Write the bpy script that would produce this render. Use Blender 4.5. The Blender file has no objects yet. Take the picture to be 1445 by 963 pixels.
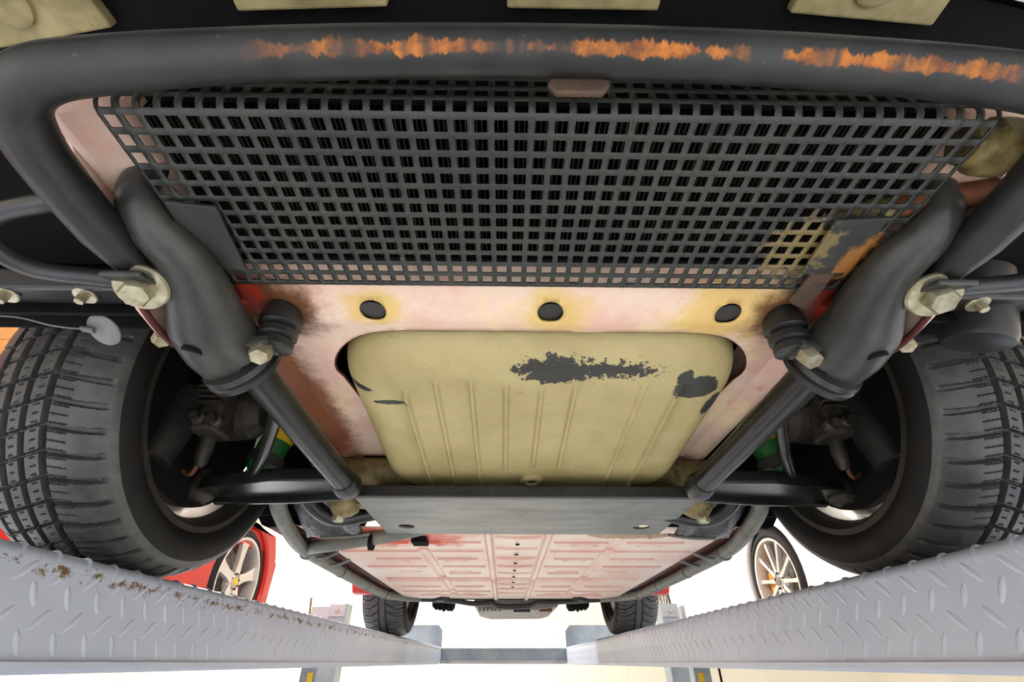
import bpy, math, random
import numpy as np
from mathutils import Vector, Matrix
from mathutils.geometry import delaunay_2d_cdt
random.seed(4)
rng = np.random.default_rng(4)
PI = math.pi
sc = bpy.context.scene
col = sc.collection

# ---------------------------------------------------------------- camera (eye is the origin, floor lies below it)
FPX, CXP, CYP = 642.0, 722.5, 481.5
VPX, VPY = 711.0, 936.0            # where the long axis of the lift vanishes
_ax = Vector((VPX - CXP, CYP - VPY, FPX)).normalized()      # camera frame: right, up, forward
_r = Vector((1, 0, 0)); _r = (_r - _ax * _r.dot(_ax)).normalized()
_u = Vector((0, 1, 0)); _u = (_u - _ax * _u.dot(_ax) - _r * _u.dot(_r)).normalized()
def c2w(d): d = Vector(d); return Vector((d.dot(_r), d.dot(_ax), d.dot(_u)))
cam = bpy.data.objects.new('camera', bpy.data.cameras.new('camera')); col.objects.link(cam)
cam.data.sensor_width = 36; cam.data.lens = 36 * FPX / 1445; cam.data.clip_start = .01
_R = Matrix((c2w((1, 0, 0)), c2w((0, 1, 0)), -c2w((0, 0, 1)))).transposed()
cam.matrix_world = _R.to_4x4()
sc.camera = cam

# ---------------------------------------------------------------- light: daylight through the open front, lamps on the ceiling
w = bpy.data.worlds.new('world'); sc.world = w; w.use_nodes = True
w.node_tree.nodes['Background'].inputs[0].default_value = (.92, .96, 1, 1)
w.node_tree.nodes['Background'].inputs[1].default_value = .5
sc.view_settings.view_transform = 'Standard'; sc.view_settings.look = 'None'
sc.view_settings.gamma = 1; sc.view_settings.use_curve_mapping = False
sc.view_settings.exposure = 0.5
FLOOR, CEIL = -1.3, 2.9
LAMPS = [(-2.3, -1.3, 260), (2.3, -1.3, 260), (-3.6, 2.0, 150), (3.6, 2.0, 130), (-2.7, 5.8, 310), (2.9, 5.8, 40), (0.1, 6.6, 36)]

# ---------------------------------------------------------------- helpers
def L(r, g, b):
    f = lambda c: (c / 255 / 12.92 if c <= 10 else ((c / 255 + .055) / 1.055) ** 2.4)
    return (f(r), f(g), f(b), 1)

class NT:
    def __init__(s, name):
        s.m = bpy.data.materials.new(name); s.m.use_nodes = True
        s.t = s.m.node_tree; s.b = s.t.nodes['Principled BSDF']; s.co = None
    def n(s, typ, **k):
        nd = s.t.nodes.new(typ)
        for a, v in k.items(): setattr(nd, a, v)
        return nd
    def l(s, a, b): s.t.links.new(a, b)
    def pos(s):
        if s.co is None: s.co = s.n('ShaderNodeNewGeometry').outputs['Position']
        return s.co
    def obj(s):
        if s.co is None: s.co = s.n('ShaderNodeTexCoord').outputs['Object']
        return s.co
    def noise(s, scale, detail=4, rough=.6, stretch=None, co=None):
        nd = s.n('ShaderNodeTexNoise'); nd.inputs['Scale'].default_value = scale
        nd.inputs['Detail'].default_value = detail; nd.inputs['Roughness'].default_value = rough
        co = co or s.pos()
        if stretch:
            mp = s.n('ShaderNodeMapping'); mp.inputs['Scale'].default_value = stretch; s.l(co, mp.inputs[0]); co = mp.outputs[0]
        s.l(co, nd.inputs['Vector']); return nd.outputs['Fac']
    def ramp(s, fac, a, b):
        r = s.n('ShaderNodeMapRange'); r.inputs[1].default_value = a; r.inputs[2].default_value = b
        r.interpolation_type = 'SMOOTHSTEP'; s.l(fac, r.inputs[0]); return r.outputs[0]
    def math(s, op, a, b=None):
        r = s.n('ShaderNodeMath', operation=op)
        for i, x in enumerate((a, b)):
            if x is None: continue
            if isinstance(x, (int, float)): r.inputs[i].default_value = x
            else: s.l(x, r.inputs[i])
        return r.outputs[0]
    def mix(s, fac, a, b):
        r = s.n('ShaderNodeMix', data_type='RGBA')
        for i, x in ((0, fac), (6, a), (7, b)):
            if isinstance(x, (int, float)): r.inputs[i].default_value = x
            elif isinstance(x, tuple): r.inputs[i].default_value = x
            else: s.l(x, r.inputs[i])
        return r.outputs[2]
    def blob(s, c, rad, amp=.6, scale=60, soft=.15, stretch=None):
        """mask of a ragged patch round point c"""
        v = s.n('ShaderNodeVectorMath', operation='SUBTRACT'); s.l(s.pos(), v.inputs[0]); v.inputs[1].default_value = c
        d = s.n('ShaderNodeVectorMath', operation='DIVIDE'); s.l(v.outputs[0], d.inputs[0]); d.inputs[1].default_value = rad
        ln = s.n('ShaderNodeVectorMath', operation='LENGTH'); s.l(d.outputs[0], ln.inputs[0])
        nz = s.math('MULTIPLY', s.math('SUBTRACT', s.noise(scale, 5, .7, stretch), .5), amp * 4)
        return s.ramp(s.math('ADD', ln.outputs['Value'], nz), 1 + soft, 1 - soft)
    def finish(s, color, rough=.5, metal=0, bump=None, bs=.3, bd=.002, spec=.5):
        if isinstance(color, tuple): s.b.inputs['Base Color'].default_value = color
        else: s.l(color, s.b.inputs['Base Color'])
        if isinstance(rough, (int, float)): s.b.inputs['Roughness'].default_value = rough
        else: s.l(rough, s.b.inputs['Roughness'])
        s.b.inputs['Metallic'].default_value = metal
        s.b.inputs['Specular IOR Level'].default_value = spec
        if bump is not None:
            bp = s.n('ShaderNodeBump'); bp.inputs['Strength'].default_value = bs; bp.inputs['Distance'].default_value = bd
            s.l(bump, bp.inputs['Height']); s.l(bp.outputs[0], s.b.inputs['Normal'])
        return s.m

def pm(name, c1, c2, scale=30, rough=.5, metal=0, bs=.2, dirt=None, dscale=12, dt=(.55, .75), bd=.001, stretch=None, spec=.5):
    t = NT(name)
    c = t.mix(t.ramp(t.noise(scale, 5, .65, stretch), .3, .7), c1, c2)
    if dirt: c = t.mix(t.ramp(t.noise(dscale, 6, .7), *dt), c, dirt)
    return t.finish(c, rough, metal, t.noise(scale * 6, 3), bs, bd, spec)

class MB:
    def __init__(s): s.v = []; s.f = []; s.uv = None
    def add(s, vs, fs):
        o = len(s.v); s.v += [tuple(p) for p in vs]; s.f += [tuple(i + o for i in f) for f in fs]; return s
    def box(s, c, size, rz=0, rx=0, ry=0):
        M = Matrix.Translation(c) @ Matrix.Rotation(rz, 4, 'Z') @ Matrix.Rotation(ry, 4, 'Y') @ Matrix.Rotation(rx, 4, 'X')
        a, b, d = (q / 2 for q in size)
        vs = [M @ Vector((x, y, z)) for z in (-d, d) for x, y in ((-a, -b), (a, -b), (a, b), (-a, b))]
        return s.add(vs, [(3, 2, 1, 0), (4, 5, 6, 7), (0, 1, 5, 4), (1, 2, 6, 5), (2, 3, 7, 6), (3, 0, 4, 7)])
    def prism(s, poly, fn, t0, t1):
        """poly = 2D points; fn(a, b, t) -> point"""
        n = len(poly)
        vs = [fn(a, b, t0) for a, b in poly] + [fn(a, b, t1) for a, b in poly]
        return s.add(vs, [tuple(range(n))[::-1], tuple(range(n, 2 * n))] + [(i, (i + 1) % n, n + (i + 1) % n, n + i) for i in range(n)])
    def tube(s, path, r, n=16, sub=6, flat=None, closed=False, cap=True):
        P = [Vector(p) for p in path]; rr = list(r) if hasattr(r, '__len__') else [r] * len(P)
        if sub > 1 and len(P) > 2:
            Q, q = [], []
            m = len(P)
            for i in range(m if closed else m - 1):
                if closed: p0, p1, p2, p3 = P[i - 1], P[i], P[(i + 1) % m], P[(i + 2) % m]
                else: p0, p1, p2, p3 = P[max(i - 1, 0)], P[i], P[i + 1], P[min(i + 2, m - 1)]
                for k in range(sub):
                    t = k / sub
                    Q.append(.5 * ((2 * p1) + (p2 - p0) * t + (2 * p0 - 5 * p1 + 4 * p2 - p3) * t * t + (3 * p1 - p0 - 3 * p2 + p3) * t ** 3))
                    q.append(rr[i] * (1 - t) + rr[(i + 1) % m] * t)
            if not closed: Q.append(P[-1]); q.append(rr[-1])
            P, rr = Q, q
        m = len(P); o = len(s.v); up = None; vs = []
        for i in range(m):
            if closed: T = P[(i + 1) % m] - P[i - 1]
            else: T = P[min(i + 1, m - 1)] - P[max(i - 1, 0)]
            T.normalize()
            if up is None: up = Vector((0, 0, 1)) if abs(T.z) < .9 else Vector((0, 1, 0))
            A = (up - T * up.dot(T)).normalized(); B = T.cross(A); up = A
            f = flat[i] if isinstance(flat, list) else (flat or 1)
            for k in range(n):
                a = 2 * PI * k / n
                vs.append(P[i] + A * (math.cos(a) * rr[i] * f) + B * (math.sin(a) * rr[i]))
        fs = []
        for i in range(m if closed else m - 1):
            j = (i + 1) % m
            for k in range(n): fs.append((i * n + k, i * n + (k + 1) % n, j * n + (k + 1) % n, j * n + k))
        if cap and not closed: fs += [tuple(range(n))[::-1], tuple(range((m - 1) * n, m * n))]
        return s.add(vs, fs)
    def lathe(s, prof, c, axis, n=32, cap=True):
        """prof = (radius, along) pairs"""
        Z = Vector(axis).normalized(); X = Z.orthogonal().normalized(); Y = Z.cross(X); c = Vector(c)
        vs = [c + Z * h + X * (r * math.cos(2 * PI * k / n)) + Y * (r * math.sin(2 * PI * k / n)) for r, h in prof for k in range(n)]
        m = len(prof)
        fs = [(i * n + k, i * n + (k + 1) % n, (i + 1) * n + (k + 1) % n, (i + 1) * n + k) for i in range(m - 1) for k in range(n)]
        if cap: fs += [tuple(range(n))[::-1], tuple(range((m - 1) * n, m * n))]
        return s.add(vs, fs)
    def grid(s, A, closed=False):
        nu, nv = A.shape[:2]; o = np.arange(nu * nv).reshape(nu, nv)
        i = np.arange(nu if closed else nu - 1); j = (i + 1) % nu
        q = np.stack([o[i][:, :-1], o[j][:, :-1], o[j][:, 1:], o[i][:, 1:]], -1).reshape(-1, 4)
        return s.add(A.reshape(-1, 3).tolist(), q.tolist())
    def mesh(s, name, smooth=40):
        me = bpy.data.meshes.new(name); me.from_pydata(s.v, [], s.f)
        import bmesh
        bm = bmesh.new(); bm.from_mesh(me); bmesh.ops.recalc_face_normals(bm, faces=bm.faces); bm.to_mesh(me); bm.free()
        if smooth:
            me.polygons.foreach_set('use_smooth', [True] * len(me.polygons)); me.set_sharp_from_angle(angle=math.radians(smooth))
        return me
    def build(s, name, m, parent=None, smooth=40, bevel=0, seg=2):
        o = bpy.data.objects.new(name, s.mesh(name, smooth)); o.data.materials.append(m); col.objects.link(o)
        put(o, parent)
        if bevel:
            b = o.modifiers.new('bevel', 'BEVEL'); b.width = bevel; b.segments = seg; b.limit_method = 'ANGLE'
            b.harden_normals = False
        return o
def put(o, parent, loc=(0, 0, 0)):
    """loc is in world space; the parents here are never rotated"""
    o.parent = parent; q = Vector(loc); p = parent
    while p is not None: q = q - Vector(p.location); p = p.parent
    o.location = q
    return o
def inst(name, me, parent, loc, rot=(0, 0, 0), scale=(1, 1, 1)):
    o = bpy.data.objects.new(name, me); col.objects.link(o); put(o, parent, loc); o.rotation_euler = rot; o.scale = scale; return o
def thing(name, label, cat, loc, group=None):
    o = bpy.data.objects.new(name, None); col.objects.link(o); o.location = loc; o.empty_display_size = .1
    return tag(o, label, cat, group)
def tag(o, label, cat, group=None):
    o['label'] = label; o['category'] = cat
    if group: o['group'] = group
    return o
def struct(o, label=None):
    o['kind'] = 'structure'
    if label: o['label'] = label
    return o
def rrect(x0, x1, y0, y1, r, n=8):
    rs = r if hasattr(r, '__len__') else [r] * 4
    out = []
    for (cx, cy, a0), q in zip(((x1, y1, 0), (x0, y1, 90), (x0, y0, 180), (x1, y0, 270)), rs):
        px = cx - q if cx == x1 else cx + q; py = cy - q if cy == y1 else cy + q
        for k in range(n + 1):
            a = math.radians(a0 + 90 * k / n); out.append((px + q * math.cos(a), py + q * math.sin(a)))
    return out
def inside(p, poly):
    x, y = p; c = False; j = len(poly) - 1
    for i in range(len(poly)):
        xi, yi = poly[i]; xj, yj = poly[j]
        if (yi > y) != (yj > y) and x < (xj - xi) * (y - yi) / (yj - yi) + xi: c = not c
        j = i
    return c
def sheet(outer, holes, fn, step):
    """triangulated sheet with holes, inner points every step, fn(a, b) -> point"""
    V, E = [], []
    for poly in [outer] + holes:
        o = len(V); V += [Vector(p) for p in poly]; E += [(o + i, o + (i + 1) % len(poly)) for i in range(len(poly))]
    xs = [p[0] for p in outer]; ys = [p[1] for p in outer]
    for i in range(1, int((max(xs) - min(xs)) / step)):
        for j in range(1, int((max(ys) - min(ys)) / step)):
            p = (min(xs) + i * step, min(ys) + j * step)
            if inside(p, outer) and not any(inside(p, h) for h in holes): V.append(Vector(p))
    vo, _, fo, *_ = delaunay_2d_cdt(V, E, [], 0, 1e-6)
    m = MB(); fs = []
    for f in fo:
        c = sum((vo[i] for i in f), Vector((0, 0))) / len(f)
        if inside(c, outer) and not any(inside(c, h) for h in holes): fs.append(tuple(f))
    return m.add([fn(p.x, p.y) for p in vo], fs)
def solid(o, t, off=0):
    q = o.modifiers.new('thickness', 'SOLIDIFY'); q.thickness = t; q.offset = off; return o
def circle(cx, cy, r, n=24): return [(cx + r * math.cos(2 * PI * k / n), cy + r * math.sin(2 * PI * k / n)) for k in range(n)]
def bolt_mesh(name, r, h, washer=0):
    m = MB()
    m.lathe([(r, 0), (r, h * .75), (r * .86, h)], (0, 0, 0), (0, 0, 1), 6)
    return m.mesh(name, 30)
def washer_mesh(name, r, h): return MB().lathe([(r, 0), (r, h * .6), (r * .93, h), (r * .3, h)], (0, 0, 0), (0, 0, 1), 24).mesh(name, 30)

# ---------------------------------------------------------------- materials
M = {}
M['rubber'] = pm('tyre rubber', L(68, 67, 65), L(86, 84, 80), 40, .42, 0, .25, L(96, 92, 84), 25, (.6, .85))
M['rubber_shade'] = pm('shade dark rubber', L(20, 18, 16), L(30, 27, 24), 20, .65, 0, .15, spec=.3)  # darker than the tread, the inner sidewalls' shade put into the colour
M['grime'] = pm('oily grime', L(50, 46, 41), L(76, 70, 61), 40, .5, .3, .5, L(24, 20, 16), 30, (.5, .72))
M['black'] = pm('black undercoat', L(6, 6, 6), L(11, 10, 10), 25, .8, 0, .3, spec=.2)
M['blackpaint'] = pm('satin black paint', L(28, 28, 28), L(42, 42, 40), 18, .36, 0, .1, L(84, 80, 70), 30, (.62, .85))
M['tubeblack'] = pm('glossy black tube', L(20, 20, 20), L(32, 32, 30), 14, .28, 0, .1)
M['cast'] = pm('grey black casting', L(42, 42, 40), L(66, 65, 61), 14, .33, 0, .35, L(100, 84, 64), 22, (.64, .9))
def m_guard():
    t = NT('dark grey guard')
    c = t.mix(t.ramp(t.noise(10, 5), .3, .7), L(40, 42, 39), L(58, 59, 54))
    c = t.mix(t.ramp(t.noise(90, 4, .7), .69, .78), c, L(150, 136, 100))
    c = t.mix(t.blob((.372, .34, .353), (.020, .03, .1), .45, 55, .2), c, L(148, 98, 48))
    c = t.mix(t.blob((.30, .33, .353), (.03, .04, .1), .8, 90, .2), c, L(120, 104, 66))
    return t.finish(c, .45, 0, t.noise(70, 3), .2, .001)
M['guard'] = m_guard()
M['plate'] = pm('grey steel plate', L(92, 94, 92), L(126, 127, 122), 7, .4, .25, .15, L(70, 70, 68), 9, (.5, .8), stretch=(1, 4, 1))
M['zinc'] = pm('zinc bolt', L(150, 142, 112), L(196, 190, 166), 60, .38, .65, .3, L(110, 92, 56), 70, (.58, .78))
M['brass'] = pm('dirty brass', L(104, 92, 54), L(140, 124, 80), 50, .5, .3, .5, L(60, 48, 30), 40, (.5, .7))
M['olive'] = pm('olive pad', L(128, 116, 74), L(166, 152, 108), 26, .65, 0, .5, L(96, 84, 54), 40, (.58, .8))
M['rustpipe'] = pm('rusty pipe', L(84, 50, 32), L(140, 84, 48), 30, .7, .1, .5, L(50, 34, 26), 30, (.5, .75))
M['hose'] = pm('grey hose', L(96, 98, 90), L(124, 124, 112), 20, .5, 0, .2, L(70, 68, 60), 14, (.55, .8))
M['red'] = pm('red paint', L(188, 34, 24), L(200, 40, 28), 5, .3, 0, .02)
M['darkred'] = pm('shade darkened red', L(60, 18, 14), L(84, 26, 20), 12, .6, 0, .1)  # red darkened so that the sill's shade is in the colour
M['green'] = pm('green damper', L(20, 92, 34), L(34, 116, 46), 14, .4, 0, .1, L(30, 40, 20), 20, (.55, .8))
M['yellow'] = pm('yellow label', L(226, 178, 20), L(236, 190, 30), 10, .5)
M['alu'] = pm('cast aluminium', L(110, 106, 98), L(150, 146, 134), 40, .5, .4, .5, L(56, 48, 38), 30, (.5, .72))
M['rimdirt'] = pm('dirty rim', L(44, 40, 35), L(58, 53, 46), 20, .5, .1, .2, L(110, 100, 82), 60, (.62, .74))
M['rimsilver'] = pm('silver rim', L(206, 200, 190), L(220, 214, 206), 8, .3, .5, .03)
M['lift'] = pm('grey lift paint', L(158, 160, 166), L(168, 170, 175), 4, .34, .15, .08)
M['steelbeam'] = pm('blue grey steel', L(128, 138, 146), L(152, 160, 164), 6, .4, .3, .1)
M['white'] = pm('white car paint', L(232, 230, 226), L(238, 236, 232), 4, .25, 0, .01)
M['cream'] = None
M['orange'] = pm('orange caliper', L(232, 150, 20), L(240, 160, 30), 8, .4)
M['chrome'] = pm('bumper trim', L(150, 150, 152), L(180, 180, 180), 8, .3, .6, .05)
M['disc'] = pm('grey metal disc', L(108, 108, 104), L(134, 134, 128), 40, .5, .3, .4)
M['rustgrey'] = pm('rusty grey steel', L(70, 62, 54), L(96, 72, 54), 60, .6, .1, .5, L(140, 86, 50), 50, (.58, .8))
M['sealant'] = pm('crusty sealant', L(196, 168, 140), L(160, 126, 100), 60, .7, 0, .6)
M['fin'] = pm('radiator fin', L(34, 31, 27), L(58, 52, 42), 60, .5, .3, .1)
M['darkglass'] = pm('dark glass', L(16, 18, 20), L(20, 22, 24), 4, .08, 0, 0)
M['lamp_white'] = NT('lamp diffuser').finish((1, 1, 1, 1), .5)
M['crumple'] = pm('black heat shield', L(62, 64, 66), L(84, 86, 88), 10, .34, .3, 1.0, None, 12, bd=.006)

def m_pink():
    t = NT('worn pink underbody paint')
    c = t.mix(t.ramp(t.noise(9, 5, .65), .35, .65), L(238, 210, 190), L(230, 184, 164))
    c = t.mix(t.ramp(t.noise(5, 4, .6, (2, 1, 1)), .52, .68), c, L(240, 214, 172))
    c = t.mix(t.ramp(t.noise(16, 6, .75), .6, .74), c, L(206, 112, 96))
    for x, rr in ((.06, .045), (.282, .075), (-.165, .035)):
        c = t.mix(t.math('MULTIPLY', t.blob((x, .448, .37), (rr, rr * .8, .1), .55, 22, .45), .75), c, L(222, 184, 84))
    for s in (-1, 1):                                               # rust by the suspension mounts and along the rails
        c = t.mix(t.blob((.04 + s * .35, .45, .37), (.075, .06, .12), .3, 38, .35), c, L(104, 66, 40))
        c = t.mix(t.blob((.04 + s * .365, .425, .37), (.026, .034, .1), .5, 60, .25), c, L(190, 62, 46))
    c = t.mix(t.blob((-.345, .72, .37), (.05, .26, .12), .25, 30, .35), c, L(128, 74, 44))
    c = t.mix(t.ramp(t.noise(34, 5, .7), .66, .8), c, L(120, 78, 52))
    return t.finish(c, .42, 0, t.noise(90, 4), .25, .001)
M['pink'] = m_pink()
def m_pan():
    t = NT('pink cream floor pan paint')
    c = t.mix(t.ramp(t.noise(4, 5, .6), .35, .65), L(236, 218, 200), L(226, 192, 174))
    at_ = t.n('ShaderNodeAttribute'); at_.attribute_name = 'wear'
    c = t.mix(at_.outputs['Fac'], c, L(190, 76, 66))
    c = t.mix(t.blob((-.3, 1.28, .27), (.2, .1, .2), .4, 14, .4), c, L(206, 92, 70))
    c = t.mix(t.ramp(t.noise(14, 6, .75), .64, .8), c, L(150, 110, 96))
    return t.finish(c, .45, 0, t.noise(60, 4), .2, .001)
M['pan'] = m_pan()
def m_tank():
    t = NT('beige stone chip coating')
    c = t.mix(t.ramp(t.noise(8, 5, .6), .3, .7), L(168, 152, 102), L(186, 170, 120))
    c = t.mix(t.ramp(t.noise(70, 4, .7), .55, .8), c, L(166, 148, 98))
    c = t.mix(t.ramp(t.noise(14, 5, .7, (1, 3, 1)), .66, .8), c, L(138, 120, 80))
    k = L(50, 50, 46)
    for p, r_, a, sca in (((.068, .553, .335), (.052, .024, .1), .85, 60), ((.15, .551, .335), (.06, .014, .1), 1.1, 110), ((.285, .59, .33), (.035, .027, .08), .18, 40),
                     ((.325, .642, .33), (.014, .03, .08), .3, 60), ((.26, .566, .33), (.012, .016, .08), .3, 60), ((-.222, .605, .33), (.022, .006, .08), .25, 60), ((-.18, .635, .33), (.03, .006, .08), .4, 50)):
        c = t.mix(t.blob(p, r_, a, sca, .06), c, k)
    return t.finish(c, .5, 0, t.noise(150, 3, .6), .6, .0016)
M['tank'] = m_tank()
def m_bar():
    t = NT('scraped black bar')
    sx = t.n('ShaderNodeSeparateXYZ'); t.l(t.pos(), sx.inputs[0])
    nm = t.n('ShaderNodeNewGeometry').outputs['Normal']
    sn = t.n('ShaderNodeSeparateXYZ'); t.l(nm, sn.inputs[0])
    base = t.mix(t.ramp(t.noise(16, 5), .35, .7), L(26, 26, 26), L(44, 44, 42))
    base = t.mix(t.ramp(t.noise(30, 6, .75, (1, 4, 4)), .64, .8), base, L(110, 104, 90))
    # where the bar has ground along kerbs: a band on the front underside
    d = t.math('ABSOLUTE', t.math('ADD', sn.outputs[1], .52))
    edge = t.math('ADD', d, t.math('MULTIPLY', t.math('SUBTRACT', t.noise(60, 5, .75, (1, .3, .3)), .5), 1.15))
    band = t.ramp(edge, .24, .14)
    # only on the bar's cross run, between two spots
    run = t.math('MULTIPLY', t.ramp(sx.outputs[0], -.2, -.1), t.ramp(sx.outputs[0], .42, .34))
    low = t.ramp(sn.outputs[2], -.3, -.5)
    breaks = t.ramp(t.noise(14, 4, .65, (1, .01, .01)), .42, .54)
    f = t.math('MULTIPLY', t.math('MULTIPLY', band, run), t.math('MULTIPLY', low, breaks))
    rust = t.mix(t.ramp(t.noise(45, 5, .7), .35, .65), L(112, 64, 38), L(196, 118, 46))
    c = t.mix(f, base, rust)
    sc_ = t.ramp(t.noise(50, 4, .6, (3, 1, 3)), .7, .76)
    c = t.mix(t.math('MULTIPLY', sc_, .7), c, L(150, 86, 40))
    return t.finish(c, t.math('ADD', .42, t.math('MULTIPLY', f, .35)), 0, t.noise(120, 4), .12, .001)
M['bar'] = m_bar()
def m_ramp():
    t = NT('grey lift paint with scuffs')
    sx = t.n('ShaderNodeSeparateXYZ'); t.l(t.pos(), sx.inputs[0])
    c = t.mix(t.ramp(t.noise(3, 4), .3, .7), L(184, 192, 208), L(196, 202, 216))
    d = t.math('ABSOLUTE', t.math('SUBTRACT', sx.outputs[2], .094))
    e = t.math('ADD', d, t.math('MULTIPLY', t.math('SUBTRACT', t.noise(70, 6, .8, (1, .5, 1)), .5), .1))
    band = t.math('MULTIPLY', t.ramp(e, .003, -.004), t.ramp(sx.outputs[0], -.2, -.3))
    c = t.mix(band, c, L(116, 92, 52))
    c = t.mix(t.ramp(t.noise(8, 6, .8), .74, .86), c, L(120, 116, 108))
    return t.finish(c, .33, .1, t.noise(50, 3), .05, .001)
M['ramp'] = m_ramp()
def m_wall():
    t = NT('cream block wall')
    br = t.n('ShaderNodeTexBrick'); br.inputs['Scale'].default_value = 1; br.inputs['Brick Width'].default_value = 2.2; br.inputs['Row Height'].default_value = .62
    br.inputs['Mortar Size'].default_value = .006; br.inputs['Color1'].default_value = L(232, 224, 206); br.inputs['Color2'].default_value = L(228, 218, 198); br.inputs['Mortar'].default_value = L(222, 208, 184)
    sx = t.n('ShaderNodeSeparateXYZ'); t.l(t.pos(), sx.inputs[0]); cx = t.n('ShaderNodeCombineXYZ')
    t.l(t.math('ADD', sx.outputs[0], sx.outputs[1]), cx.inputs[0]); t.l(sx.outputs[2], cx.inputs[1]); t.l(cx.outputs[0], br.inputs['Vector'])
    c = t.mix(t.math('MULTIPLY', t.ramp(t.noise(1.2, 5, .7), .5, .8), .4), br.outputs['Color'], L(214, 188, 152))
    return t.finish(c, .6, 0, t.noise(20, 4), .1, .004)
M['cream'] = m_wall()
M['floor'] = pm('light grey epoxy floor', L(190, 194, 198), L(202, 205, 208), 1.5, .3, 0, .03)
M['ceil'] = pm('white ceiling', L(226, 224, 218), L(232, 230, 226), 2, .7, 0, .05)
M['wood'] = pm('orange pine boards', L(206, 134, 62), L(228, 160, 88), 4, .45, 0, .1, stretch=(1, .1, 8))

# ---------------------------------------------------------------- the room
def slab(name, c, s, m): return struct(MB().box(c, s).build(name, m, None, 0))
slab('floor', (0, 0, FLOOR - .05), (13, 20, .1), M['floor'])
slab('ceiling', (0, 2.1, CEIL + .05), (13, 14.2, .1), M['ceil'])
slab('wall_back', (0, 9.1, .8), (13, .2, 4.2), M['cream'])
slab('wall_left', (-6.1, 2.0, .8), (.2, 14, 4.2), M['cream'])
slab('wall_right', (6.1, 2.0, .8), (.2, 14, 4.2), M['cream'])
names = ['ahead of the red car', 'ahead of the white car', 'between the red car and the lift front', 'between the white car and the lift front', 'over the far end of the red car', 'over the far end of the white car', 'over the far end of the middle lift']
for (x, y, e), nm in zip(LAMPS, names):
    lt = thing('ceiling_lamp', 'white rectangular ceiling lamp ' + nm, 'lamp', (x, y, CEIL - .06), 'ceiling lamps')
    MB().box((x, y, CEIL - .03), (1.5, .7, .06)).build('housing', M['white'], lt, 0, .006)
    ld = bpy.data.lights.new('lamp_light', 'AREA'); ld.shape = 'RECTANGLE'; ld.size = 1.4; ld.size_y = .6; ld.energy = e; ld.color = (1, .985, .96)
    lo = bpy.data.objects.new('lamp_light', ld); col.objects.link(lo); put(lo, lt, (x, y, CEIL - .075))
# boarded loft edge on the left with the pine planks that show over the tyre
wd = thing('wooden_loft', 'orange pine boards under the ceiling along the left wall', 'boards', (-5.0, 4.0, 2.7))
for k in range(14):
    MB().box((-4.9, 1.4 + .21 * k * 1.6, 2.76), (2.1, .325, .04), .0).build('plank', M['wood'], wd, 0, .006)

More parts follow.
